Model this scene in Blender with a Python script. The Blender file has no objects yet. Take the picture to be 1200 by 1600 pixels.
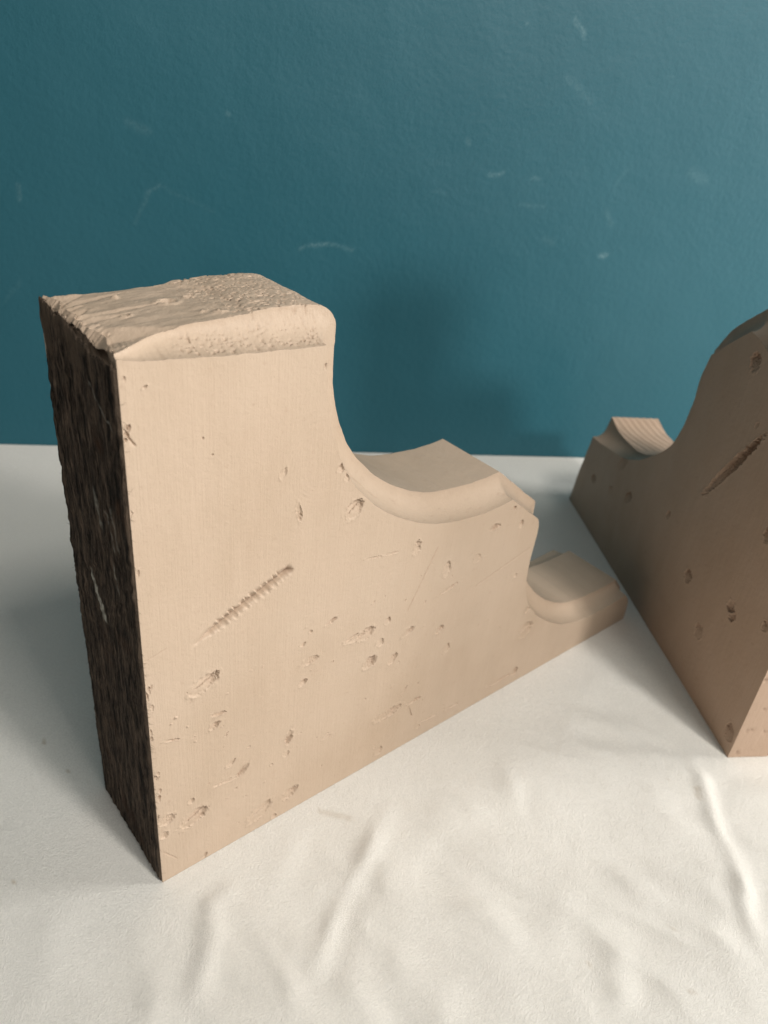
import bpy, bmesh, math, random
import numpy as np
from mathutils import Vector, Matrix
from mathutils.geometry import delaunay_2d_cdt

SC = bpy.context.scene
COL = SC.collection
MM = 0.001

# ------------------------------------------------------------ camera, world, lamps, exposure
cam_d = bpy.data.cameras.new('camera')
cam = bpy.data.objects.new('camera', cam_d); COL.objects.link(cam)
CR, CU, CF = Vector((0.77430718,-0.62608447,0.09201424)), Vector((0.26414588,0.45190668,0.85206062)), Vector((0.57504377,0.63545148,-0.51529222))
m = Matrix((CR, CU, -CF)).transposed().to_4x4()
m.translation = Vector((-0.07736115,-0.20125969,0.31807221))
cam.matrix_world = m
cam_d.sensor_fit = 'VERTICAL'; cam_d.sensor_height = 36.0
cam_d.lens = 36.0*1219.44/1600.0
cam_d.clip_start = 0.01; cam_d.clip_end = 50
cam_d.dof.use_dof = True
cam_d.dof.focus_distance = 0.295
cam_d.dof.aperture_fstop = 14.0
SC.camera = cam

world = bpy.data.worlds.new('World'); SC.world = world; world.use_nodes = True
bg = world.node_tree.nodes['Background']
bg.inputs[0].default_value = (1.0, 0.93, 0.86, 1); bg.inputs[1].default_value = 0.075

def area(name, target, az, el, dist, size, size_y, power, col):
    """window-like lamp: az = heading of the travelling light measured from +Y towards +X, el = height above the horizon"""
    L = bpy.data.lights.new(name, 'AREA'); L.shape = 'RECTANGLE'; L.size = size; L.size_y = size_y
    L.energy = power; L.color = col
    o = bpy.data.objects.new(name, L); COL.objects.link(o)
    a, e = math.radians(az), math.radians(el)
    d = Vector((math.sin(a)*math.cos(e), math.cos(a)*math.cos(e), -math.sin(e)))
    o.location = Vector(target) - d*dist
    o.rotation_euler = d.to_track_quat('-Z', 'Y').to_euler()
    return o
def window(name, loc, target, size, size_y, power, col):
    v = Vector(target)-Vector(loc)
    az = math.degrees(math.atan2(v.x, v.y)); el = math.degrees(math.asin(-v.z/v.length))
    return area(name, target, az, el, v.length, size, size_y, power, col)
window('window_light', (0.22,-1.02,0.76), (0.2,0.05,0.10), 0.13, 0.11, 9.0, (1.0,0.965,0.92))
window('upper_window_light', (0.14,-0.88,1.42), (0.15,0.0,0.05), 0.36, 0.30, 11, (1.0,0.965,0.89))
window('right_window_light', (1.25,-0.72,0.40), (0.3,0.1,0.10), 0.34, 0.30, 15, (1.0,0.98,0.94))
window('side_fill_light', (-0.42,-1.35,1.5), (0.1,0.1,0.05), 1.1, 0.9, 11.5, (1.0,0.99,0.95))  # unseen broad fill, added to lift the cloth shadow left of the first corbel

SC.view_settings.view_transform = 'Standard'; SC.view_settings.look = 'None'
SC.view_settings.exposure = 0; SC.view_settings.gamma = 1; SC.view_settings.use_curve_mapping = False

# ------------------------------------------------------------ numeric noise
def _h(ix, iy, iz, seed):
    n = (ix*374761393 + iy*668265263 + iz*2147483647 + seed*1274126177) & 0xFFFFFFFF
    n = ((n ^ (n >> 13))*1274126177) & 0xFFFFFFFF
    n = ((n ^ (n >> 16))*2246822519) & 0xFFFFFFFF
    return ((n ^ (n >> 15)) & 0xFFFFFF)/float(0xFFFFFF)
def vnoise(x, y, z=0.0, seed=0):
    x = np.asarray(x, float); y = np.asarray(y, float) + 0*x; z = np.asarray(z, float) + 0*x
    fx, fy, fz = np.floor(x), np.floor(y), np.floor(z)
    ix, iy, iz = fx.astype(np.int64), fy.astype(np.int64), fz.astype(np.int64)
    a, b, c = x-fx, y-fy, z-fz
    a, b, c = a*a*(3-2*a), b*b*(3-2*b), c*c*(3-2*c)
    r = 0
    for dx in (0,1):
        for dy in (0,1):
            for dz in (0,1):
                r = r + _h(ix+dx, iy+dy, iz+dz, seed)*(a if dx else 1-a)*(b if dy else 1-b)*(c if dz else 1-c)
    return r*2-1
def fbm(x, y, z=0.0, seed=0, o=3):
    r = 0; s = 1.0; t = 0
    for k in range(o):
        r = r + s*vnoise(np.asarray(x)*2**k, np.asarray(y)*2**k, np.asarray(z)*2**k, seed+k*7); t += s; s *= .5
    return r/t
def sstep(a, b, x):
    t = np.clip((np.asarray(x, float)-a)/(b-a), 0, 1); return t*t*(3-2*t)

# ------------------------------------------------------------ materials
class NT:
    def __init__(s, name):
        s.m = bpy.data.materials.new(name); s.m.use_nodes = True
        s.t = s.m.node_tree; s.b = s.t.nodes['Principled BSDF']
    def n(s, typ, ins=None, **kw):
        nd = s.t.nodes.new(typ)
        for k, v in kw.items(): setattr(nd, k, v)
        for k, v in (ins or {}).items():
            if isinstance(v, bpy.types.NodeSocket): s.t.links.new(v, nd.inputs[k])
            else: nd.inputs[k].default_value = v
        return nd
    def link(s, a, b): s.t.links.new(a, b)
    def noise(s, vec, scale, detail=3, rough=.5, dist=0):
        return s.n('ShaderNodeTexNoise', {'Vector': vec, 'Scale': scale, 'Detail': detail, 'Roughness': rough, 'Distortion': dist}).outputs['Fac']
    def map(s, vec, scale=(1,1,1), rot=(0,0,0)):
        return s.n('ShaderNodeMapping', {'Vector': vec, 'Scale': scale, 'Rotation': rot}).outputs[0]
    def ramp(s, fac, a, b, lo=0., hi=1.):
        return s.n('ShaderNodeMapRange', {'Value': fac, 'From Min': a, 'From Max': b, 'To Min': lo, 'To Max': hi}).outputs[0]
    def mix(s, fac, a, b, mode='MIX'):
        nd = s.n('ShaderNodeMix', data_type='RGBA', blend_type=mode)
        for k, v in ((0, fac), (6, a), (7, b)):
            if isinstance(v, bpy.types.NodeSocket): s.link(v, nd.inputs[k])
            else: nd.inputs[k].default_value = v
        return nd.outputs[2]
    def math(s, op, a, b):
        nd = s.n('ShaderNodeMath', operation=op)
        for k, v in ((0, a), (1, b)):
            if isinstance(v, bpy.types.NodeSocket): s.link(v, nd.inputs[k])
            else: nd.inputs[k].default_value = v
        return nd.outputs[0]
    def bump(s, h, dist, strength=1.0, normal=None):
        i = {'Height': h, 'Distance': dist, 'Strength': strength}
        if normal is not None: i['Normal'] = normal
        return s.n('ShaderNodeBump', i).outputs[0]
    def obj(s): return s.n('ShaderNodeTexCoord').outputs['Object']
    def attr(s, name): return s.n('ShaderNodeAttribute', attribute_name=name).outputs['Fac']

def mat_paint(name, base, dark):
    M = NT(name); P = M.obj()
    broad = M.noise(P, 14, 3)
    c = M.mix(M.ramp(broad, .35, .7), base, (base[0]*.90,base[1]*.875,base[2]*.84,1))
    c = M.mix(M.ramp(M.noise(M.map(P,(1,1,.35)), 55, 4, .6), .40, .68, 0, .5), c, (base[0]*1.05,base[1]*1.04,base[2]*1.04,1))
    spots = M.noise(P, 260, 3, .6)
    c = M.mix(M.ramp(spots, .62, .80, 0, .30), c, dark)
    streak = M.noise(M.map(P, (1100,1100,30)), 1, 3, .6)
    c = M.mix(M.ramp(streak, .30, .75, 0, .09), c, dark)
    st = M.attr('stain_shade')  # dirt and bare wood, plus shade painted into the dents
    rag = M.noise(P, 900, 3, .6)
    c = M.mix(M.math('MULTIPLY', st, M.ramp(rag, .3, .6, .7, 1.2)), c, dark)
    M.link(c, M.b.inputs['Base Color'])
    M.link(M.ramp(M.noise(P, 60, 3), .3, .7, .50, .66), M.b.inputs['Roughness'])
    M.b.inputs['Specular IOR Level'].default_value = .35
    bev = M.n('ShaderNodeBevel', {'Radius': .0003}, samples=4).outputs[0]
    n1 = M.bump(streak, .00016, .8, bev)
    n2 = M.bump(M.noise(P, 380, 5, .65), .00034, .8, n1)
    # fine rings left by a rotary sander
    ctr = M.n('ShaderNodeVectorMath', {0: P, 1: (.0735, 0, .183)}, operation='DISTANCE').outputs['Value']
    ring = M.math('SINE', M.math('MULTIPLY', M.math('ADD', ctr, M.math('MULTIPLY', M.noise(P, 25, 2), .014)), 3600.0), 0)
    near = M.math('MULTIPLY', M.ramp(ctr, .030, .012), M.ramp(M.noise(P, 70, 2), .45, .7))
    n3 = M.bump(M.math('MULTIPLY', ring, near), .00003, .8, n2)
    n4 = M.bump(M.noise(M.map(P, (1,1,1)), 1500, 2, .6), .00007, .7, n3)
    M.link(n4, M.b.inputs['Normal'])
    return M.m

def mat_back():
    M = NT('weathered_dark_wood'); P = M.obj()
    g = M.noise(M.map(P, (300, 380, 60), (math.radians(18),0,0)), 1, 6, .8, .4)
    c = M.mix(M.ramp(g, .42, .68), (.012,.009,.007,1), (.185,.135,.10,1))
    rd = M.noise(P, 46, 3)
    c = M.mix(M.ramp(rd, .58, .72, 0, .55), c, (.055,.026,.014,1))
    fl = M.noise(M.map(P, (130,190,34)), 1, 5, .75, .5)
    c = M.mix(M.ramp(fl, .70, .76, 0, .6), c, (.15,.115,.09,1))
    c = M.mix(M.attr('stain_shade'), c, (.62,.60,.52,1))
    c = M.mix(M.attr('soil'), c, (.115,.085,.062,1))
    M.link(c, M.b.inputs['Base Color'])
    M.b.inputs['Roughness'].default_value = .9
    M.b.inputs['Specular IOR Level'].default_value = .12
    saw = M.noise(M.map(P, (200, 1100, 60), (math.radians(14),0,0)), 1, 4, .7, .6)
    n = M.bump(saw, .0013, 1.0)
    n = M.bump(M.noise(P, 900, 4, .7), .0004, 1, n)
    M.link(n, M.b.inputs['Normal'])
    return M.m

def mat_wall():
    M = NT('teal_wall_paint'); P = M.obj()
    c = M.mix(M.ramp(M.noise(P, 3.5, 3), .3, .7), (.012,.083,.112,1), (.016,.094,.125,1))
    sc = M.math('MULTIPLY', M.attr('scuff'), M.ramp(M.noise(P, 520, 3, .6), .34, .72, 0, .45))
    c = M.mix(sc, c, (.28,.42,.44,1))
    M.link(c, M.b.inputs['Base Color'])
    M.link(M.ramp(M.noise(P, 8, 3), .3, .7, .46, .54), M.b.inputs['Roughness'])
    M.b.inputs['Specular IOR Level'].default_value = .38
    n = M.bump(M.noise(P, 230, 3, .55), .0005, .55)
    n = M.bump(M.noise(P, 40, 2), .0008, .4, n)
    n = M.bump(M.noise(P, 900, 2), .0002, .7, n)
    M.link(n, M.b.inputs['Normal'])
    return M.m

def mat_cloth():
    M = NT('white_cotton'); P = M.obj()
    c = M.mix(M.ramp(M.noise(P, 9, 4), .35, .7), (.88,.85,.79,1), (.85,.82,.755,1))
    c = M.mix(M.ramp(M.noise(P, 1100, 4, .75), .35, .70, 0, .42), c, (.56,.54,.50,1))
    c = M.mix(M.attr('stain_shade'), c, (.42,.32,.2,1))
    M.link(c, M.b.inputs['Base Color'])
    M.b.inputs['Roughness'].default_value = .82
    M.b.inputs['Sheen Weight'].default_value = .15
    th1 = M.noise(M.map(P, (3600,1100,1500), (0,0,.5)), 1, 3, .65)
    th2 = M.noise(M.map(P, (1100,3600,1500), (0,0,.5)), 1, 3, .65)
    n = M.bump(M.math('ADD', th1, th2), .0010, .85)
    n = M.bump(M.noise(P, 260, 4, .65), .0006, .5, n)
    M.link(n, M.b.inputs['Normal'])
    return M.m

TAN  = (.45,.350,.265,1)
M_PAINT = mat_paint('tan_wood_paint', TAN, (.29,.19,.13,1))
M_PAINT2 = mat_paint('pinkish_tan_wood_paint', (.45,.325,.24,1), (.15,.085,.055,1))
M_BACK = mat_back(); M_WALL = mat_wall(); M_CLOTH = mat_cloth()
def mat_plain(name, col, rough=.7):
    M = NT(name); P = M.obj()
    M.link(M.mix(M.ramp(M.noise(P, 900, 2), .3, .7), col, tuple(v*.7 for v in col[:3])+(1,)), M.b.inputs['Base Color'])
    M.b.inputs['Roughness'].default_value = rough
    return M.m

# ------------------------------------------------------------ mesh helpers
def make_obj(name, verts, faces, mat, parent=None, attrs=None, sharp=None, weld=None):
    me = bpy.data.meshes.new(name)
    me.from_pydata([tuple(v) for v in verts], [], faces)
    for k, a in (attrs or {}).items():
        at = me.attributes.new(k, 'FLOAT', 'POINT'); at.data.foreach_set('value', np.asarray(a, dtype=np.float32))
    bm = bmesh.new(); bm.from_mesh(me)
    if weld: bmesh.ops.remove_doubles(bm, verts=bm.verts, dist=weld)
    if sharp is not None: bmesh.ops.recalc_face_normals(bm, faces=bm.faces)
    bm.to_mesh(me); bm.free()
    me.polygons.foreach_set('use_smooth', [True]*len(me.polygons))
    if sharp: me.set_sharp_from_angle(angle=math.radians(sharp))
    me.materials.append(mat); me.update()
    o = bpy.data.objects.new(name, me); COL.objects.link(o)
    if parent: o.parent = parent
    return o
def tag(o, label, cat, kind=None, group=None):
    o['label'] = label; o['category'] = cat
    if kind: o['kind'] = kind
    if group: o['group'] = group
def empty(name, loc, rz=0):
    o = bpy.data.objects.new(name, None); COL.objects.link(o)
    o.location = loc; o.rotation_euler = (0,0,rz); o.empty_display_size = .02
    return o

MARKS_FIRST=[(18.2, 101.2, 27.4, 105.8, 7.5, 1.3, 'o', 0.35),(25.3, 85.6, 31.5, 83.9, 2.07, 0.8, 'c', 0.7),(24.8, 78.5, 28.6, 80.2, 3.33, 1.0, 'c', 0.7),
(5.8, 83.0, 11.5, 80.9, 1.32, 0.7, 'c', 0.8),(79.0, 107.3, 84.8, 109.2, 2.13, 0.8, 'c', 0.7),(70.9, 107.1, 71.8, 107.4, 2.06, 0.5, 'c', 0.3),
(66.7, 101.9, 68.6, 102.0, 2.38, 0.6, 'c', 0.2),(68.2, 90.9, 75.7, 91.5, 4.17, 0.7, 'c', 0.3),(67.7, 79.5, 69.9, 80.9, 3.74, 0.9, 'c', 0.8),
(89.5, 92.5, 97.4, 94.3, 2.26, 0.5, 'c', 0.1),(63.4, 53.8, 62.3, 46.8, 3.81, 1.0, 'c', 0.7),(41.8, 47.4, 37.4, 42.6, 3.7, 1.0, 'c', 0.7),
(37.4, 42.2, 24.9, 43.9, 2.15, 0.5, 'c', 0.0),(11.7, 29.0, 20.7, 33.1, 8.18, 1.4, 'o', 0.6),(1.3, 37.8, 6.7, 39.0, 5.89, 0.8, 'c', 0.4),
(0.6, 29.8, 3.4, 29.7, 4.44, 0.6, 'c', 0.3),(43.9, 8.4, 53.0, 13.8, 7.78, 0.8, 'o', 0.2),(61.4, 10.9, 67.7, 14.1, 5.78, 1.0, 'c', 0.5),
(14.5, 41.6, 15.7, 42.8, 3.06, 0.7, 'c', 0.3),(32.2, 51.6, 35.3, 54.3, 2.72, 0.5, 'c', 0.2),(19.4, -0.3, 21.1, 3.7, 1.65, 0.7, 'c', 0.4),
(81.3, 37.9, 86.4, 38.2, 1.54, 0.4, 'c', 0.4),(60.5, 40.5, 62.5, 40.9, 3.53, 0.4, 'c', 0.2),(53.5, 38.4, 54.2, 38.8, 1.55, 0.4, 'c', 0.6),
(1.1, 20.1, 7.6, 10.0, 0.67, 0.25, 's', 0.4),(62.5, 171.2, 63.7, 164.3, 2.42, 0.7, 'c', 0.1),(86.6, 158.7, 91.8, 163.0, 7.53, 1.3, 'o', 0.4),
(80.6, 180.5, 81.9, 182.0, 3.42, 0.9, 'c', 0.5),(83.9, 175.5, 85.3, 177.3, 2.81, 0.7, 'c', 0.3),(126.4, 126.3, 126.9, 132.9, 4.13, 0.9, 'c', 0.3),
(125.7, 94.3, 139.9, 125.7, 1.09, 0.25, 's', 0.5),(145.1, 96.1, 157.6, 98.7, 2.5, 0.5, 'c', 0.5),(170.2, 91.0, 209.7, 101.3, 1.0, 0.25, 's', 0.5),
(148.1, 106.9, 148.1, 113.5, 5.38, 0.8, 'c', 0.1),(167.0, 108.0, 169.6, 110.1, 5.14, 0.4, 'c', 0.1),(173.5, 123.9, 180.6, 123.8, 3.78, 1.0, 'c', 0.7),
(197.0, 117.3, 197.3, 121.3, 3.3, 0.9, 'c', 0.7),(188.8, 130.6, 189.5, 131.5, 2.92, 0.8, 'c', 0.9),(200.8, 85.1, 201.9, 86.3, 2.71, 0.5, 'c', 0),
(89.8, 92.3, 101.2, 92.6, 3.39, 0.6, 'c', 0.1),(99.2, 90.9, 105.1, 93.4, 6.76, 1.1, 'o', 0.4),(113.6, 92.9, 114.8, 95.3, 3.4, 0.8, 'c', 0.5),
(110.0, 82.1, 112.1, 83.4, 4.7, 0.6, 'c', 0.1),(125.7, 80.2, 131.3, 82.7, 3.76, 0.8, 'c', 0.5),(147.5, 72.1, 151.9, 74.2, 4.09, 0.9, 'c', 0.6),
(103.6, 72.0, 108.2, 74.4, 6.85, 1.4, 'c', 0.7),(118.9, 66.0, 121.8, 70.5, 4.36, 0.9, 'c', 0.4),(156.3, 54.6, 158.1, 59.3, 4.78, 0.7, 'c', 0.2),
(218.9, 38.1, 224.9, 42.0, 10.94, 0.8, 'o', 0.4),(217.4, 55.4, 220.6, 55.4, 4.01, 0.5, 'c', 0.3),(196.6, 8.7, 219.1, 8.9, 1.98, 0.5, 'c', 0.6),
(219.2, 8.3, 222.8, 9.5, 6.33, 0.8, 'c', 0.7),(135.6, 30.7, 143.9, 30.6, 2.78, 0.8, 'c', 0.8),(129.5, 40.2, 132.7, 44.6, 1.83, 0.4, 'c', 0.3),
(115.0, 30.8, 129.8, 32.1, 5.66, 1.0, 'c', 0.4),(135.8, 28.7, 139.4, 19.4, 1.1, 0.4, 'c', 0.3),(97.0, 134.3, 106.0, 132.6, 1.0, 0.3, 'c', 0.3),
(107.4, 132.5, 116.4, 131.6, 1.41, 0.3, 'c', 0.3),(143.7, 11.2, 157.8, 9.7, 1.71, 0.3, 'c', 0.2),(162.4, 10.4, 175.2, 9.0, 1.75, 0.3, 'c', 0.2),
(0.2, 215.1, 1.5, 212.3, 1.28, 0.8, 'c', 0.5),(1.5, 212.5, 3.7, 208.8, 0.56, 0.8, 's', 0.8),(6.8, 226.5, 8.2, 227.4, 0.82, 0.4, 'c', 0.4),
(25.1, 206.4, 25.6, 206.7, 0.98, 0.5, 'c', 0.9),(28.3, 199.7, 28.8, 200.1, 0.77, 0.4, 'c', 0.7),(55.0, 184.0, 56.5, 187.4, 2.64, 0.35, 'c', 0.1),
(71.2, 221.5, 71.6, 223.7, 1.1, 0.6, 'c', 0.6),(0.3, 125.8, 9.3, 128.2, 0.64, 0.2, 's', 0.3),(117.5, 4.9, 119.6, 8.3, 4.4, 0.6, 'c', 0.2),
(55.0, 1.4, 56.7, 2.4, 3.5, 0.6, 'c', 0.3),(44.9, -1.1, 47.0, -0.9, 3.35, 0.6, 'c', 0.3),(144.2, 8.0, 146.4, 8.7, 2.71, 0.3, 'c', 0.2),
(10.2, 92.3, 11.0, 93.2, 1.43, -0.5, 'c', 0),(8.3, 90.4, 8.8, 90.8, 1.12, -0.4, 'c', 0),(17.8, 75.2, 18.3, 75.6, 1.22, -0.4, 'c', 0),
(37.5, 131.0, 38.0, 131.4, 1.06, -0.3, 'c', 0),(14.9, 85.1, 15.4, 85.5, 1.17, -0.3, 'c', 0),(31.9, 93.4, 33.0, 93.5, 1.14, -0.3, 'c', 0),
(49.7, 29.6, 50.7, 29.8, 1.53, -0.3, 'c', 0),]
MARKS_SECOND=[(101.3, 108.6, 68.1, 162.2, 6.59, 2.6, 'c', 0.5),(95.7, 188.4, 96.2, 195.2, 9.57, 1.6, 'c', 0.8),(89.0, 55.4, 87.6, 61.2, 8.28, 1.4, 'c', 0.9),
(44.5, 71.8, 41.8, 69.9, 8.31, 1.2, 'c', 0.8),(40.5, 67.9, 37.7, 67.0, 7.69, 1.2, 'c', 0.8),(60.3, 35.5, 61.0, 41.7, 8.53, 0.8, 'c', 0.4),
(14.4, 78.5, 13.8, 83.2, 5.38, 0.9, 'c', 0.5),(37.4, 118.2, 37.0, 124.3, 7.32, 1.6, 'c', 0.9),(5.1, 8.9, 7.3, 16.5, 8.08, 1.0, 'c', 0.5),
(186.3, 53.7, 181.4, 60.8, 7.18, 1.0, 'c', 0.5),(245.6, 36.7, 242.7, 41.2, 6.7, 1.0, 'c', 0.8),(130.1, 74.7, 128.0, 78.9, 4.43, 0.8, 'c', 0.6),
(209.8, 68.0, 200.9, 79.0, 7.84, 0.7, 'c', 0.3),(213.5, 44.2, 211.0, 48.5, 6.26, 0.5, 'c', 0.3),(77.6, 162.8, 75.7, 165.9, 2.57, 0.4, 'c', 0.6),
]
CREASES=[(95.1, -32.8, 34.2, -63.3, 3.9, 1.6),(23.0, -38.7, 18.1, -74.2, 4.1, 1.6),(262.2, -97.1, 202.0, -167.0, 3.6, 2.2),
(95.5, -78.9, 104.9, -114.6, 7.2, 1.5),(64.5, -79.7, 66.0, -116.7, 5.7, 1.0),(-9.6, -49.8, 10.4, -21.0, 4.6, 1.2),
(10.4, -21.0, 23.0, -16.4, 4.9, 1.0),(170.1, -102.8, 176.0, -169.0, 6.0, 1.2),(168.9, -41.1, 158.4, -66.0, 4.7, 1.0),
(138.2, -133.2, 123.8, -151.9, 6.0, 1.2),(184.0, -157.6, 167.1, -187.6, 6.8, 1.2),(93.1, -17.4, 79.5, -71.7, 7.7, 0.8),
(161.0, -69.2, 170.2, -101.6, 7.0, 0.8),(57.5, -9.8, 33.6, -31.7, 5.7, 0.9),(277.0, -125.6, 249.1, -157.4, 6.9, 1.0),
(125.6, -111.9, 109.3, -139.2, 6.6, 1.0),(-15.9, -13.4, -23.5, -47.3, 6.4, 0.8),(-40.6, 11.2, -57.6, -16.6, 7.3, 0.7),
(36.2, -79.5, 38.8, -104.3, 5.4, 1.0),(126.8, -45.3, 93.4, -55.4, 6.1, 0.7),(223.5, -93.6, 213.5, -119.2, 6.1, 0.7),
]
SCUFFS=[(243.8, 174.9, 254.5, 178.9, 1.92, 0.5),(254.5, 178.9, 266.8, 180.2, 1.92, 0.8),(266.8, 180.2, 284.5, 176.5, 1.94, 0.5),
(430.4, 342.8, 439.2, 333.7, 3.1, 0.7),(489.0, 184.2, 492.0, 185.4, 4.69, 1.0),(122.1, 253.3, 135.5, 248.3, 5.74, 0.25),
(43.6, 205.8, 42.7, 196.3, 2.64, 0.5),(363.8, 260.9, 365.1, 258.9, 2.6, 0.6),(385.4, 237.4, 395.0, 240.3, 2.27, 0.6),
(418.3, 238.4, 424.6, 237.5, 1.84, 0.4),(546.6, 251.6, 559.0, 246.9, 7.75, 0.25),(189.5, 263.6, 190.4, 262.5, 1.62, 0.6),
(431.2, 307.5, 442.6, 300.3, 4.14, 0.25),(442.6, 300.3, 454.3, 293.0, 3.37, 0.25),(121.5, 184.8, 133.1, 207.9, 1.35, 0.25),
(133.1, 207.9, 141.4, 212.9, 1.76, 0.4),(141.4, 212.9, 163.8, 203.5, 1.33, 0.2),(163.8, 203.5, 179.9, 197.8, 1.36, 0.15),
(412.8, 218.5, 432.6, 218.9, 1.91, 0.3),(437.8, 193.6, 444.7, 191.5, 6.05, 0.2),(485.7, 218.8, 492.5, 209.5, 3.97, 0.25),
(394.9, 337.6, 396.1, 336.6, 1.52, 0.5),(486.2, 237.8, 495.8, 251.5, 2.36, 0.15),(23.0, 122.0, 34.4, 137.3, 1.99, 0.15),
(273.8, 261.4, 283.5, 256.3, 2.1, 0.1),(506.3, 314.1, 512.5, 313.8, 1.68, 0.15),(344.9, 223.0, 355.0, 222.8, 2.3, 0.12),
]

_r = random.Random(12)
for _ in range(20):      # nicks along the worn corner and a few crumbs over the face
    z_ = _r.uniform(4, 232); x_ = _r.choice([.4, .8, 1.4, 2.0]); MARKS_FIRST.append((x_, z_, x_+_r.uniform(-.4,1.2), z_+_r.uniform(1,4.5), _r.uniform(.5,1.5), _r.uniform(.2,.6), 'c', _r.uniform(.4,1.3)))
for _ in range(46):
    x_ = _r.uniform(6, 205); z_ = _r.uniform(8, 125); MARKS_FIRST.append((x_, z_, x_+_r.uniform(.2,1.6), z_+_r.uniform(-.3,1.2), _r.uniform(.5,1.3), _r.choice([-.22,.3,.4,.25]), 'c', _r.uniform(0,.4)))
# ------------------------------------------------------------ dents in a flat face: depth (mm), dirt and painted-in shade at (u,z) in mm
def mark_field(u, z, marks):
    d = np.zeros_like(u); st = np.zeros_like(u)
    for k, (x0,z0,x1,z1,w,dep,kind,stain_shade) in enumerate(marks):
        L = math.hypot(x1-x0, z1-z0) + 1e-6
        ax, az = (x1-x0)/L, (z1-z0)/L
        cx, cz = (x0+x1)/2, (z0+z1)/2
        R = L/2 + w
        sel = (abs(u-cx) < R+1) & (abs(z-cz) < R+1)
        if not sel.any(): continue
        uu, zz = u[sel], z[sel]
        nx = fbm(uu*.9, zz*.9, k*3.1, 11)*.28*min(w,4)*.5; nz = fbm(uu*.9, zz*.9, k*3.1, 37)*.28*min(w,4)*.5
        a = ((uu-cx+nx)*ax + (zz-cz+nz)*az); b = (-(uu-cx+nx)*az + (zz-cz+nz)*ax)
        if kind == 's':
            e = sstep(L/2+.3, L/2-1, abs(a)); p = np.clip(1-abs(b)/(w/2+.1), 0, 1)*e*(.5+.5*vnoise(uu*.6, zz*.6, k, 5)**2+.2)
            dd = dep*p; ss = p*stain_shade
        else:
            ha = L/2 + w*.22; hb = w/2
            an, bn = a/ha, b/hb
            r = np.sqrt(an*an+bn*bn) + .26*fbm(uu*1.0, zz*1.0, k*5., 3)
            core = sstep(1.0, .80, r)
            if kind == 'c':
                dd = 1.15*dep*(core*.25+.75*core*sstep(-.95, .65, an)) * (1+.45*fbm(uu*2.0, zz*2.0, k, 9))
            else:
                flap = sstep(.10, .0, abs(bn+.15*np.sin(an*3))) * sstep(.7,.4,abs(an))
                dd = 1.3*dep*core*(.2+.8*sstep(-.5, .75, an+.45*bn)) + .9*dep*flap*core
            dd = dd - .22*sstep(1.4, 1.12, r)*sstep(.9, 1.05, r)*(.5+.7*vnoise(uu*.9,zz*.9,k,12)*(1-.5*an))*(1 if dep > 0 else 0)
            ss = core*stain_shade*(.35+.65*sstep(-.4,.5,an))*(.6+.5*vnoise(uu*1.6,zz*1.6,k,13))*.9  # dirt with painted-in shade, stronger towards the deep end
        d[sel] += dd; st[sel] = np.maximum(st[sel], ss)
    return d, st
def gouge(u, z, p0, p1, w, dep, rungs):
    L = math.hypot(p1[0]-p0[0], p1[1]-p0[1]); ax, az = (p1[0]-p0[0])/L, (p1[1]-p0[1])/L
    a = (u-p0[0])*ax + (z-p0[1])*az; b = -(u-p0[0])*az + (z-p0[1])*ax
    s = a/L
    b = b + .35*fbm(a*.25, 0*a, 3.3, 21) + .15*fbm(a*1.2, b, 1.3, 22)
    env = sstep(-.01, .34, s)*sstep(1.015, .96, s)
    hw = w*.5*(.45+.55*sstep(0,.35,s))*(1+.12*vnoise(a*.8, 0*a, 0, 4))
    q = b/hw
    prof = np.where(q < 0, sstep(-1.0, -.25, q), np.clip((1.0-q)/1.15, 0, 1)**1.15)
    d = dep*prof*env + .5*dep*env*np.exp(-((q+.42)/.13)**2)
    st = .35*prof*env*sstep(.9, .98, s)*2 + .18*sstep(-.75,-.4,q)*sstep(0.0,-.3,q)*env  # bare wood at the tip, shade painted along the lower wall
    if rungs:
        k = s*L/(L*.052)
        k = k + .25*vnoise(a*.35, 0*a, 0, 33); fr_ = (k + .22*q) % 1; tri = np.where(fr_ < .78, fr_/.78, (1-fr_)/.22)*(.8+.45*vnoise(a*.5, b*.4, 0, 34))
        rr = sstep(.24,.30,s)*sstep(.92,.88,s)*(abs(q) < 1.25)
        d = d - rr*.85*tri*sstep(1.2,.5,abs(q)) + rr*.35*(1-tri)*sstep(1.3,.9,abs(q))
    return np.where((s > -.05) & (s < 1.06) & (abs(q) < 1.4), d, 0), np.where((abs(q) < 1.2), st, 0)

# ------------------------------------------------------------ corbel builder
def dense(keys, ds):
    """keys: (Fx,Fz,Ix,Iz,t,corner). closed loop; Catmull-Rom between corners"""
    n = len(keys); K = np.array([k[:5] for k in keys], float); out = []; idx = []
    for i in range(n):
        j = (i+1) % n
        p1, p2 = K[i], K[j]
        p0 = 2*p1-p2 if keys[i][5] else K[i-1]
        p3 = 2*p2-p1 if keys[j][5] else K[(j+1) % n]
        L = max(np.hypot(*(p2[2:4]-p1[2:4])), np.hypot(*(p2[:2]-p1[:2])))
        step = ds(0.5*(p1[2:4]+p2[2:4]))
        m_ = max(1, int(round(L/step)))
        for q in range(m_):
            t = q/m_
            v = .5*((2*p1)+(-p0+p2)*t+(2*p0-5*p1+4*p2-p3)*t*t+(-p0+3*p1-3*p2+p3)*t**3)
            if keys[i][5] and keys[j][5]: v = p1+(p2-p1)*t
            out.append(v)
    return np.array(out)

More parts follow.
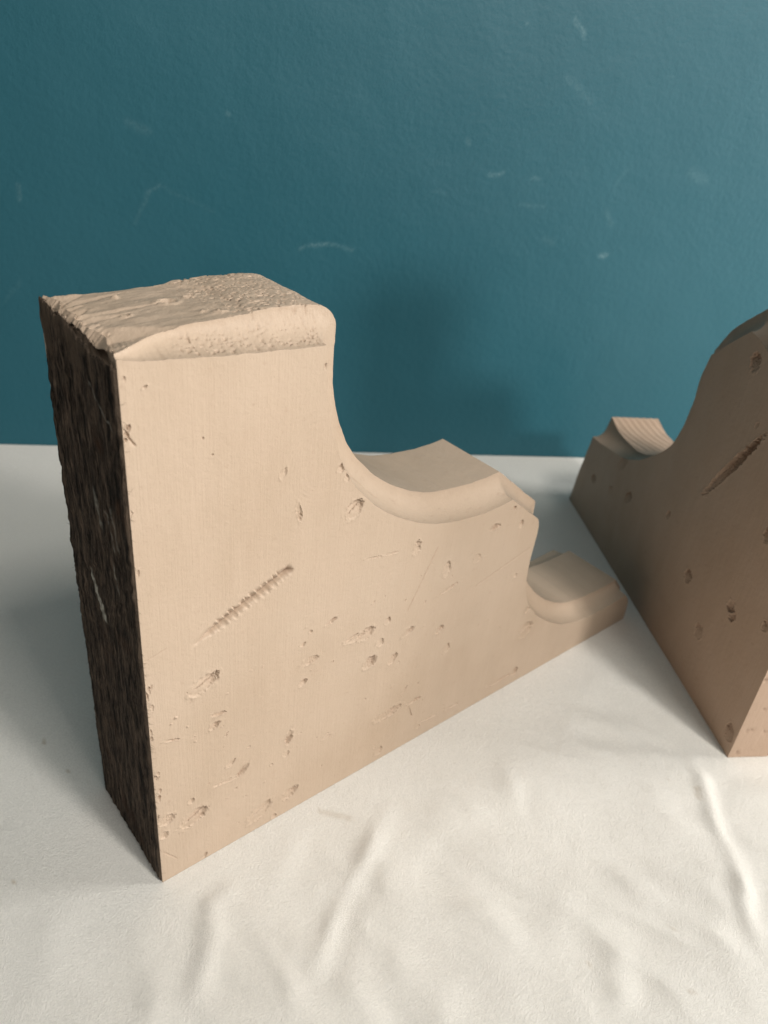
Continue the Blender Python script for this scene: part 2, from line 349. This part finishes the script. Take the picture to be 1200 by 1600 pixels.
def inside_poly(px, pz, poly):
    c = np.zeros(px.shape, bool); n = len(poly)
    for i in range(n):
        x0, z0 = poly[i]; x1, z1 = poly[(i+1) % n]
        if z0 == z1: continue
        cond = ((z0 > pz) != (z1 > pz)) & (px < (x1-x0)*(pz-z0)/(z1-z0)+x0)
        c ^= cond
    return c
def seg_dist(px, pz, poly):
    d = np.full(px.shape, 1e9)
    for i in range(len(poly)):
        a = poly[i]; b = poly[(i+1) % len(poly)]
        v = b-a; L2 = v@v+1e-12
        t = np.clip(((px-a[0])*v[0]+(pz-a[1])*v[1])/L2, 0, 1)
        d = np.minimum(d, (px-a[0]-t*v[0])**2+(pz-a[1]-t*v[1])**2)
    return np.sqrt(d)

def corbel_body(name, keys, W, mat, parent, marks, gspec, relief, ds, fine, flip, edge_seed=1):
    D = dense(keys, ds)
    n = len(D)
    # slight unevenness of the hand cut outline
    wob = fbm(D[:,2]*.18, D[:,3]*.18, edge_seed, 5)*.32
    wob2 = fbm(D[:,0]*.8, D[:,1]*.8, edge_seed, 8)*.22
    dF = np.roll(D[:,0:2], -1, 0)-np.roll(D[:,0:2], 1, 0)
    nF = np.stack([dF[:,1], -dF[:,0]], 1); nF /= np.linalg.norm(nF, axis=1)[:,None]+1e-9
    orient = 1 if (np.sum(D[:,0]*np.roll(D[:,1],-1)-np.roll(D[:,0],-1)*D[:,1]) > 0) else -1
    nF *= orient
    free = (D[:,1] > 3) & (D[:,0] > 1.5)
    D[:,0:2] += nF*(wob+wob2)[:,None]*free[:,None]
    D[:,2:4] += nF*(wob)[:,None]*free[:,None]
    F, I, T = D[:,0:2], D[:,2:4], D[:,4]
    cs = np.linspace(0, 1, 34 if fine < .7 else 13)
    mid = np.arange(.62, W-.3, fine)
    rows = []
    def cove(a): # hollow: steep into the thickness first, then outwards
        return 1-np.cos(a*math.pi/2)**1.0, np.sin(a*math.pi/2)**1.0
    for a in cs:
        g, h = cove(a); rows.append((F+(I-F)*g, T*h))
    nm = max(8, int((W-2*T.max())/fine))
    for q in range(1, nm):
        f = q/nm; rows.append((I.copy(), T+(W-2*T)*f))
    for a in cs[::-1]:
        g, h = cove(a); rows.append((F+(I-F)*g, W-T*h))
    R = len(rows)
    dI = np.roll(I, -1, 0)-np.roll(I, 1, 0); nI = np.stack([dI[:,1], -dI[:,0]], 1)*orient
    nI /= np.linalg.norm(nI, axis=1)[:,None]+1e-9
    V = []; S = []
    for r, (P, y) in enumerate(rows):
        d, s = relief(P[:,0], y, P[:,1], T)
        k = sstep(.0, 1.2, y)*sstep(0, 1.2, W-y)
        k = np.where(k < 1e-6, 0, k)
        Q = P+nI*(d*k)[:,None]
        V.append(np.stack([Q[:,0], y, Q[:,1]], 1)); S.append(s*k)
    V = np.concatenate(V); S = np.concatenate(S)
    faces = []
    for r in range(R-1):
        for i in range(n):
            j = (i+1) % n
            faces.append((r*n+i, r*n+j, (r+1)*n+j, (r+1)*n+i))
    # front cap with its dents
    x0, z0 = F.min(0); x1, z1 = F.max(0)
    def hexgrid(h, jit=.0):
        xs = np.arange(x0, x1, h); zs = np.arange(z0, z1, h*.866)
        X, Z = np.meshgrid(xs, zs); X = X + (np.arange(len(zs)) % 2)[:,None]*h*.5
        return X.ravel(), Z.ravel()
    def zone(X, Z, pad):
        k = np.zeros(X.shape, bool)
        for (a,b,c,d_,w,dep,kind,st) in marks:
            L = math.hypot(c-a, d_-b)+1e-6; ux, uz = (c-a)/L, (d_-b)/L
            s = (X-a)*ux+(Z-b)*uz; q = -(X-a)*uz+(Z-b)*ux
            k |= (s > -w*.5-pad) & (s < L+w*.5+pad) & (abs(q) < w*.62+pad)
        if gspec:
            (a,b), (c,d_), w = gspec[0], gspec[1], gspec[2]
            L = math.hypot(c-a, d_-b); ux, uz = (c-a)/L, (d_-b)/L
            s = (X-a)*ux+(Z-b)*uz; q = -(X-a)*uz+(Z-b)*ux
            k |= (s > -1-pad) & (s < L+1.5+pad) & (abs(q) < w*.7+pad)
        return k
    Xc, Zc = hexgrid(1.9); kc = ~zone(Xc, Zc, .9)
    Xf, Zf = hexgrid(.30); kf = zone(Xf, Zf, .45)
    X = np.concatenate([Xc[kc], Xf[kf]]); Z = np.concatenate([Zc[kc], Zf[kf]])
    k = inside_poly(X, Z, F); X, Z = X[k], Z[k]
    k = seg_dist(X, Z, F) > .45; X, Z = X[k], Z[k]
    pts = [Vector((a, b)) for a, b in F]+[Vector((a, b)) for a, b in zip(X, Z)]
    vo, eo, fo, *_ = delaunay_2d_cdt(pts, [], [list(range(n))], 1, 1e-5)
    vo = np.array([(v.x, v.y) for v in vo])
    dep, st = mark_field(vo[:,0], vo[:,1], marks)
    if gspec:
        gd, gs = gouge(vo[:,0], vo[:,1], *gspec); dep += gd; st = np.maximum(st, gs)
    dep = dep + .10*fbm(vo[:,0]*.05, vo[:,1]*.05, 2.2, 61)
    on = seg_dist(vo[:,0], vo[:,1], F) < .01
    dep = np.where(on, 0, dep)
    base = len(V)
    cap = np.stack([vo[:,0], dep, vo[:,1]], 1)
    faces += [tuple(base+i for i in f) for f in fo]
    base2 = base+len(cap)
    vb, eb, fb, *_ = delaunay_2d_cdt([Vector((a, b)) for a, b in F], [], [list(range(n))], 1, 1e-5)
    capb = np.array([(v.x, W, v.y) for v in vb]); faces += [tuple(base2+i for i in f) for f in fb]
    V = np.concatenate([V, cap, capb]); S = np.concatenate([S, st, np.zeros(len(capb))])
    if flip: V[:,0] *= -1
    return make_obj(name, V*MM, faces, mat, parent, {'stain_shade': S}, sharp=38, weld=2e-6)

# --- first corbel: (front outline x,z | inner outline x,z | hollow depth | corner)
W1 = 61.9
K1 = [(0,236.3,0,237.6,1.5,1),(7,235.0,7,238.4,4.5,0),(14,234.2,14,239,8,0),(25,233,26,239.8,10.8,0),(44,231.6,46,240.6,10.8,0),(60,230.7,62,241,10.8,0),(69.5,230.2,71,240.6,10.8,0),
(71.3,229.9,77.5,238.6,10.8,0),(71.5,228.5,81.3,235,10.8,0),(71.7,226,82.4,229.5,10.8,0),(72.6,216,82.8,213,10.8,0),(74,204,84,204,10.8,0),(78.1,190.4,87.1,194,10.8,0),(85.1,176.6,92.9,182,10.8,0),
(95.6,163.6,103,170,10.8,0),(108.4,152.8,113.5,161.2,10.8,0),(123.7,143.9,127.5,153,10.8,0),(139.7,138.1,141,148.4,10.8,0),(160.4,134.9,160,145.9,10.8,0),(175,134.9,175,145.6,10.8,0),
(186.4,136.4,185.9,146.7,10.8,1),(198,127.6,202.5,133.6,10.8,1),(210.3,117.9,219.6,120,10.8,1),(212.4,111.5,220.2,113.8,10.8,0),(212.1,101,220.5,104,10.8,0),(211.7,90,220.6,93,10.8,0),(213,75,222,79,10.8,0),(218,61.7,226.6,67.5,10.8,0),
(227.5,49.8,236.3,55.5,10.8,0),(236,42,245,47.3,10.8,0),(245.6,35.0,253,41,10.8,0),(255,29.5,260,36.8,10.8,0),(266.7,25,270,32,10.8,0),(280,22.2,282.5,29,10.8,0),(296,21.2,299,27.2,10.8,0),(312,21.6,314,26.8,10.8,0),
(325.4,22.4,327.5,27.2,10.8,1),(330.6,16,334.0,18.5,10.0,0),(332,6,334.5,6,8,0),(331.5,0,333.5,0,6,1),(0,0,0,0,2,1)]
PITR = np.random.default_rng(5)
def pits(u, v, cell, seed, thr, rad):
    """round-ish worm-hole pits on a jittered grid"""
    d = np.zeros_like(u); iu, iv = np.floor(u/cell), np.floor(v/cell)
    for a in (-1,0,1):
        for b in (-1,0,1):
            ci, cj = (iu+a).astype(np.int64), (iv+b).astype(np.int64); z = 0*ci
            px = (ci+.15+.7*_h(ci,cj,z,seed))*cell; pv = (cj+.15+.7*_h(ci,cj,z+1,seed))*cell
            on = _h(ci,cj,z+2,seed) < thr; r = rad*(.5+.9*_h(ci,cj,z+3,seed))
            el = .6+.8*_h(ci,cj,z+4,seed)
            q = np.sqrt(((u-px)*el)**2+((v-pv)/el)**2)/r
            d = np.maximum(d, np.where(on, sstep(1,.5,q), 0))
    return d
def relief1(x, y, z, T):
    top = (z > 226) & (x < 84)
    s = np.zeros_like(x)
    d = .10*fbm(x*.12, y*.12, z*.12, 3)
    # flat chipped top
    topflat = top*sstep(8.5, 11.5, y)
    # long splinters running inwards from the sawn back edge
    fac = np.zeros_like(x)
    for (yc, hw, xe, dep, sl) in ((53,7,12,2.4,.1),(44,2.5,9,1.3,0),(39,4.5,8,2.6,.1),(31,3,20,1.3,-.1),(26,2,7,1.6,0),(17,9,27,2.7,-.3),(9,3,12,1.0,-.2),(48,3,26,1.0,.0),(35,2,34,.8,-.1)):
        q = np.clip(1-abs(y-yc-sl*x)/(hw*np.clip(1-x/xe, 0, 1)+.05), 0, 1)
        fac = np.maximum(fac, dep*q**.8*np.clip(1-x/xe, 0, 1)**.6)
    tg = top*sstep(T*.75, T+2.5, y)
    d = d - tg*fac
    d = d - tg*.7*sstep(4, 0, x)*(.5+.5*vnoise(y*.35, x*.3, 0, 71))
    d = d - tg*sstep(12, 1, x)*1.1*abs(fbm(y*1.9, x*.22, 0, 72)) - tg*sstep(40,8,x)*.22*abs(vnoise(y*1.3, x*.06, 0, 76))
    # step between hewn facet and pitted end
    st = sstep(48, 52, x + 7*vnoise(y*.08, 1.5, 0, 73)+y*.1)
    d = d + topflat*(st*.7-.35)
    d = d + topflat*.35*fbm(x*.10, y*.25, 0, 74)
    pt = pits(x+y*.3, y*1.2, 2.3, 15, .42, .62)*sstep(40, 54, x+y*.15)
    pt2 = pits(x, y, 1.35, 16, .38, .40)*sstep(36, 52, x+y*.15)
    d = d - topflat*(.85*pt+.5*pt2)
    s = np.maximum(s, topflat*(.30*pt+.2*pt2))
    d = d + topflat*.10*abs(fbm(x*.9, y*.9, 0, 75))*sstep(40, 55, x)
    # knot-like holes with raised rims
    for (hx, hy, r, dp) in ((31,33,2.2,1.5),(39.5,35,1.2,.9),(37,20,1.6,-.9),(41,17,2.2,-1.0),(45,21,1.5,-.7),(19,45,1.2,-1.1),(33,57,1.3,-1.0),(15,28,1.0,.7)):
        q = np.hypot((x-hx)*.7, y-hy)/r + .25*vnoise(x, y, 0, 79)
        if dp > 0: d = d - topflat*(dp*sstep(1,.4,q) - .45*sstep(1.7,1.2,q)*sstep(.9,1.15,q)); s = np.maximum(s, .3*topflat*sstep(1,.3,q))
        else: d = d - topflat*dp*sstep(1.1,.2,q)*(.6+.6*vnoise(x*1.4, y*1.4, 0, 80))
    # porous hollow below the top edge
    cv = top*sstep(1.2, 3.5, y)*sstep(11.2, 9.6, y)*sstep(14, 26, x)
    p3 = pits(x, y*1.3, 1.9, 21, .45, .70); p4 = pits(x, y*1.3, 1.15, 22, .40, .42)
    low = .45+.55*sstep(8, 3, y)
    d = d - cv*(.8*p3*low+.4*p4); s = np.maximum(s, cv*(.35*p3*low+.15*p4))
    # paint crumbs along the hollow of the notch
    nt = (~top)*sstep(1.0, 2.5, y)*sstep(11, 8, y)*sstep(230, 190, x)*(z > 100)
    p5 = pits(x+z, y*1.3, 2.1, 31, .22, .5); d = d - nt*.35*p5; s = np.maximum(s, nt*.25*p5)
    return d, s
def ds1(c):
    x, z = c
    if z > 224 and x < 90 and x > .5: return .4
    if z < 2 or x < 1: return 4.0
    return 1.3

root1 = empty('corbel', (0,0,0))
tag(root1, 'pale tan wooden corbel with splintered top and dark unpainted back edge, standing upright', 'corbel', group='painted wooden corbels')
corbel_body('painted_body', K1, W1, M_PAINT, root1, MARKS_FIRST, ((16.5,123.8),(60.8,143.6),5.8,2.2,True), relief1, ds1, .45, False)

# weathered back of the first corbel: thin rough layer of dark wood, with loose fibres along its edge
def weathered_back(parent, W, H):
    ys = np.arange(0, W+.01, .55); zs = np.arange(0, H+.01, .8)
    nY, nZ = len(ys), len(zs)
    Yg, Zg = np.meshgrid(ys, zs)
    lo = .25+.45*abs(fbm(zs*.09, 0*zs, 0, 41))+.25*abs(vnoise(zs*.8, 0*zs, 0, 42))
    hi = W-.7-.5*abs(fbm(zs*.05, 0*zs, 3, 43))-.5*abs(vnoise(zs*.6, 0*zs, 0, 44))
    f = ys/W
    Yg = lo[:,None]+(hi-lo)[:,None]*f[None,:]
    top = 235.5+f*3.2-1.7*abs(vnoise(ys*.33, 0*ys, 0, 45))-1.0*abs(vnoise(ys*1.1, 0*ys, 0, 46))-2.0*sstep(.55,.3,f)*sstep(.0,.2,f)
    Zg = .4+(top[None,:]-.4)*(zs/H)[:,None]
    sl = Zg*1.0+Yg*1.3*sstep(90,150,Zg)
    rel = .5*fbm(Yg*.9+Zg*.08*sstep(100,160,Zg), Zg*.05, 0, 47, 4)+.35*vnoise(sl*.32, Yg*.05, 0, 48)*sstep(80,140,Zg)+.25*fbm(Yg*.3, Zg*.3, 1, 49)
    Xg = -.75-rel*.9
    edge = sstep(0, .9, Yg-lo[:,None])*sstep(0, .9, hi[:,None]-Yg)*sstep(0,1,Zg)*sstep(0,1,top[None,:]-Zg)
    Xg = Xg*edge - .03
    soil = sstep(.15,.45, fbm(Yg*.22, Zg*.12, 5, 50)+.9*sstep(200,236,Zg)*sstep(0,30,Yg)-.35)*.8*sstep(170,215,Zg)
    fr = sstep(1.6, .2, Yg-lo[:,None]-.9*vnoise(Yg*.8, Zg*.25, 8, 53)-.4*vnoise(Yg, Zg*1.1, 8, 54))
    soil = np.maximum(soil, .75*fr)
    paint = np.zeros_like(Xg)
    for (ya,za,yb,zb,w,s) in ((41,141,30,124,1.6,1.0),(38,136,34,131,2.2,.8),(36,131,32,124,2.0,.9),(18,158,14,146,.7,.45),(28,182,24,168,1.7,.28),(14,182,11,166,1.0,.22),(19,178,14,164,.7,.25),(60.5,60,60.5,46,.8,.8),(60.8,22,60.8,12,.6,.7),(22,222,6,212,.5,.3)):
        L = math.hypot(yb-ya, zb-za); a = ((Yg-ya)*(yb-ya)+(Zg-za)*(zb-za))/L; b = (-(Yg-ya)*(zb-za)+(Zg-za)*(yb-ya))/L
        b = b+.8*fbm(Yg*.5, Zg*.5, 7, 51)
        paint = np.maximum(paint, s*sstep(w, w*.4, abs(b))*sstep(-1,1,a)*sstep(L+1,L-1,a)*(.35+.65*(vnoise(Yg*1.5, Zg*1.2, 0, 52) > -.15)))
    V = np.stack([Xg.ravel(), Yg.ravel(), Zg.ravel()], 1)
    faces = [(r*nY+c, r*nY+c+1, (r+1)*nY+c+1, (r+1)*nY+c) for r in range(nZ-1) for c in range(nY-1)]
    soil, paint = list(soil.ravel()), list(paint.ravel())
    V = list(V); rnd = random.Random(4)
    def hair(p, dirs, L, w):
        # tapered three-sided fibre
        pts = [np.array(p, float)]; d = np.array(dirs, float)
        for k in range(4):
            d = d+np.array([rnd.uniform(-.35,.35) for _ in range(3)]); d /= np.linalg.norm(d); pts.append(pts[-1]+d*L/4)
        b = len(V)
        for k, q in enumerate(pts):
            ww = w*(1-k/5)
            for ang in (0, 2.1, 4.2):
                V.append(q+np.array([ww*math.cos(ang), ww*.5*math.sin(ang), ww*math.sin(ang)])); soil.append(.5); paint.append(0)
        for k in range(4):
            for j in range(3):
                faces.append((b+k*3+j, b+k*3+(j+1) % 3, b+k*3+3+(j+1) % 3, b+k*3+3+j))
    for _ in range(150):
        z = rnd.choice([rnd.uniform(5,235), rnd.uniform(40,130)])
        hair((-.2, .35, z), (rnd.uniform(-.2,1.0), rnd.uniform(-.9,-.2), rnd.uniform(-.8,.5)), rnd.uniform(1.0,2.6), .06)
    for _ in range(50):
        hair((-.2, W-1, rnd.uniform(5,235)), (rnd.uniform(-.9,-.1), rnd.uniform(.1,.6), rnd.uniform(-.6,.6)), rnd.uniform(.8,1.8), .06)
    for _ in range(60):
        hair((-.8, rnd.uniform(3,58), rnd.uniform(10,225)), (-.5, rnd.uniform(-.6,.6), rnd.uniform(-1,1)), rnd.uniform(1.5,4), .055)
    for _ in range(50):
        yy = rnd.uniform(2,60)
        hair((-.3, yy, 234.5+yy/W*3), (rnd.uniform(-.5,.3), rnd.uniform(-.5,.5), rnd.uniform(.1,.8)), rnd.uniform(.8,2.0), .09)
    o = make_obj('unpainted_back', np.array(V)*MM, faces, M_BACK, parent, {'stain_shade': paint, 'soil': soil})
    o['label'] = 'dark rough sawn back edge with pale scrape'
    return o
weathered_back(root1, W1, 238.0)

# --- second corbel: stands on its short side, foot of the first one touches it
W2 = 60.0; t2 = 10.8
K2 = [(0,0,0,0,2,1),(279,0,279,0,3,1),(272.5,33,277,33,8,0),(266,58,272,60,t2,0),(264,66,268,70,t2,1),(262.4,66.2,262.9,84,t2,1),(250.4,67.6,249,80.5,t2,0),(232,71.4,233.5,79.5,t2,0),(209,76.4,210,81.6,t2,0),
(191,83.5,194,86.5,t2,0),(175,93.5,181,93.5,t2,0),(161,104.5,169,103.2,t2,0),(150,116.5,160,116.4,t2,0),(144,131,155,132,t2,0),(141,150,153.4,150,t2,0),(141.5,165,153.4,165,t2,0),(138.5,180,153.8,178,t2,1),
(124,192,141.5,195,t2,0),(108.7,204.1,117,214.5,t2,1),(101,203.4,104,213.6,t2,0),(87.8,199.7,89,210,t2,0),(74,202,76,211,t2,0),(61,209,66,217,t2,0),(49.5,219,55.5,228,t2,0),(41,229,47.5,239,t2,0),(34,242,41.5,248,t2,0),(28.5,253,36,259,t2,0),
(24.5,268,31.5,273,t2,0),(22.2,290,28.5,291,t2,0),(22,312,26.6,312,t2,0),(22.4,325,26.8,327,t2,1),(15,330,17,334,t2,0),(0,331,0,333,3,1)]
def relief2(x, y, z, T):
    d = .12*fbm(x*.1, y*.1, z*.1, 13)
    s = np.zeros_like(x)
    # saw ribs on the inner face of the end notch
    rib = (x > 158)*(z > 60)*sstep(10,12,y)
    d = d + rib*.16*np.sin(y*1.15+x*.25+.8*vnoise(x*.1, y*.1, 0, 14))
    # pits on the narrow end resting side
    e = (x < 2)
    p = pits(y, z, 5.5, 61, .35, 1.1)
    d = d - e*.8*p; s = np.maximum(s, e*p*.5)
    return d, s
rz2 = math.atan2(-.842825, -.53818772)
root2 = empty('corbel', (0.27808868+.0012, -0.10801047, 0), rz2)
tag(root2, 'shaded brown wooden corbel set on its short side, cut off by the right photo edge', 'corbel', group='painted wooden corbels')
corbel_body('painted_body', K2, W2, M_PAINT2, root2, MARKS_SECOND, None, relief2, lambda c: 1.4, .85, True, edge_seed=9)

# ------------------------------------------------------------ teal wall
WO = Vector((.0649,.4424,0)); WT = Vector((.85259,-.52259,0)); WN = Vector((-.52259,-.85259,0))
def wall():
    def axis(lo, hi, a, b, fine, coarse):
        left = np.arange(lo, a, coarse); mid_ = np.arange(a, b, fine); right = np.arange(b, hi+coarse, coarse)
        return np.concatenate([left, mid_, right])
    xs = axis(-1500, 2200, -60, 640, 1.6, 60); zs = axis(-30, 1700, 60, 400, 1.6, 60)
    X, Z = np.meshgrid(xs, zs); sc = np.zeros_like(X)
    for k, (a,b,c,d,w,s) in enumerate(SCUFFS):
        L = math.hypot(c-a, d-b)+1e-6; ux, uz = (c-a)/L, (d-b)/L
        wx = X+fbm(X*.12, Z*.12, k, 90)*2.2; wz = Z+fbm(X*.12, Z*.12, k, 91)*2.2
        t = np.clip((wx-a)*ux+(wz-b)*uz, 0, L); q = np.hypot(wx-a-t*ux, wz-b-t*uz)
        sc = np.maximum(sc, s*sstep(w*.62+.9, w*.1, q))
    nX, nZ = len(xs), len(zs)
    yy = .25*fbm(X*.02, Z*.02, 0, 95)*2
    V = np.stack([X.ravel(), yy.ravel(), Z.ravel()], 1); n = len(V)
    faces = [(r*nX+c, r*nX+c+1, (r+1)*nX+c+1, (r+1)*nX+c) for r in range(nZ-1) for c in range(nX-1)]
    bk = np.array([(xs[0],100,zs[0]),(xs[-1],100,zs[0]),(xs[-1],100,zs[-1]),(xs[0],100,zs[-1])])
    V = np.concatenate([V, bk]); sc = np.concatenate([sc.ravel(), [0]*4])
    c00, c10, c11, c01 = 0, nX-1, nZ*nX-1, (nZ-1)*nX
    faces += [(n+1, n, n+3, n+2), (c01, c11, n+2, n+3), (c10, c00, n, n+1), (c00, c01, n+3, n), (c11, c10, n+1, n+2)]
    o = make_obj('painted_wall', V*MM, faces, M_WALL, None, {'scuff': sc})
    o.location = WO; o.rotation_euler = (0,0,math.atan2(WT.y, WT.x))
    return o
tag(wall(), 'matt teal painted wall with faint pale scuffs behind the corbels', 'wall')

# ------------------------------------------------------------ white cloth, laid up to the wall
def cloth():
    # frame of the wall: a along it, b towards the camera
    def axis(parts):
        return np.unique(np.round(np.concatenate([np.arange(lo, hi, st) for lo, hi, st in parts]), 3))
    As = axis([(-900,-360,20),(-360,460,1.7),(460,1300,20)]); Bs = axis([(1.0,330,5),(330,760,1.7),(760,1100,20)])
    A, B = np.meshgrid(As, Bs)
    X = 64.9+A*.85259-B*.52259; Y = 442.4-A*.52259-B*.85259
    z = np.zeros_like(X)
    for k, (x0,y0,x1,y1,w,h) in enumerate(CREASES):
        L = math.hypot(x1-x0, y1-y0); ux, uy = (x1-x0)/L, (y1-y0)/L
        wx = X+4*vnoise(X*.03, Y*.03, k, 101)+1.2*vnoise(X*.12, Y*.12, k, 103); wy = Y+4*vnoise(X*.03, Y*.03, k, 102)
        s = (wx-x0)*ux+(wy-y0)*uy; q = -(wx-x0)*uy+(wy-y0)*ux
        e = sstep(-.25*L, .25*L, s)*sstep(1.3*L, .75*L, s)
        z += (.8+.5*vnoise(s*.05,0*s,k,109))*h*e*(np.exp(-(q/(w*1.15))**2)-.4*np.exp(-((q-1.9*w)/(w*1.4))**2))
    # soft irregular undulation in front of the corbels
    front = sstep(-5, -55, Y)
    rot = X*.80+Y*.35; al = -X*.35+Y*.80
    z += front*(2.3*fbm(rot*.040, al*.015, 0, 105, 2)+1.1*(1-2*abs(fbm(rot*.055+9, al*.024, 3, 106, 2)))+.35*fbm(rot*.16, al*.07, 1, 107, 2))
    z += .35*fbm(X*.015, Y*.015, 2, 108)
    # pressed flat under and near the wood
    def near(px, py, ax, ay, L, Wd):
        s = (X-px)*ax+(Y-py)*ay; q = -(X-px)*ay+(Y-py)*ax
        dx = np.maximum(np.maximum(-s, s-L), 0); dy = np.maximum(np.maximum(-q, q-Wd), 0)
        return np.hypot(dx, dy)
    d1 = near(0, 0, 1, 0, 333, 62)
    d2 = near(278.1+54*.842825+3, -108-54*.53818772-4, .53818772, .842825, 283, 62)
    k = sstep(1.5, 24, np.minimum(d1, d2))
    zmax = .2*k+k*5
    z = np.minimum(z*(.12+.88*k), zmax)*k - .15
    st = np.zeros_like(X)
    for (sx, sy, ln, w, a, s) in STAINS:
        ux, uy = math.cos(a), math.sin(a); t = np.clip((X-sx)*ux+(Y-sy)*uy, -ln, ln)
        q = np.hypot(X-sx-t*ux, Y-sy-t*uy); st = np.maximum(st, s*sstep(w, w*.2, q))
    nA, nB = len(As), len(Bs)
    V = np.stack([X.ravel(), Y.ravel(), z.ravel()], 1)
    faces = [(r*nA+c, (r+1)*nA+c, (r+1)*nA+c+1, r*nA+c+1) for r in range(nB-1) for c in range(nA-1)]
    return make_obj('cloth', V*MM, faces, M_CLOTH, None, {'stain_shade': st.ravel()})
STAINS = [(80.8, -14.5, 7.1, 2.4, -0.87, 0.28), (241.4, -112.3, 2.9, 2.5, -2.48, 0.35), (166.8, -145.4, 0.8, 0.9, -1.79, 0.7), (149.9, -166.3, 0.6, 0.9, -1.25, 0.6), (123.5, -47.2, 0.5, 0.8, -0.99, 0.6), (124.9, -133.9, 0.5, 0.8, -1.55, 0.5), (-14.7, 103.9, 0.6, 1.2, -1.37, 0.6), (-10.8, 79.5, 0.4, 1.0, -1.11, 0.6), (-49.7, 35.9, 0.3, 1.0, -1.06, 0.6), (236.2, -98.0, 0.5, 0.8, -1.75, 0.4)]
tag(cloth(), 'creased white cotton cloth spread under both corbels up to the wall', 'cloth')

# ------------------------------------------------------------ render settings
SC.render.engine = 'CYCLES'
SC.cycles.max_bounces = 8; SC.cycles.diffuse_bounces = 4
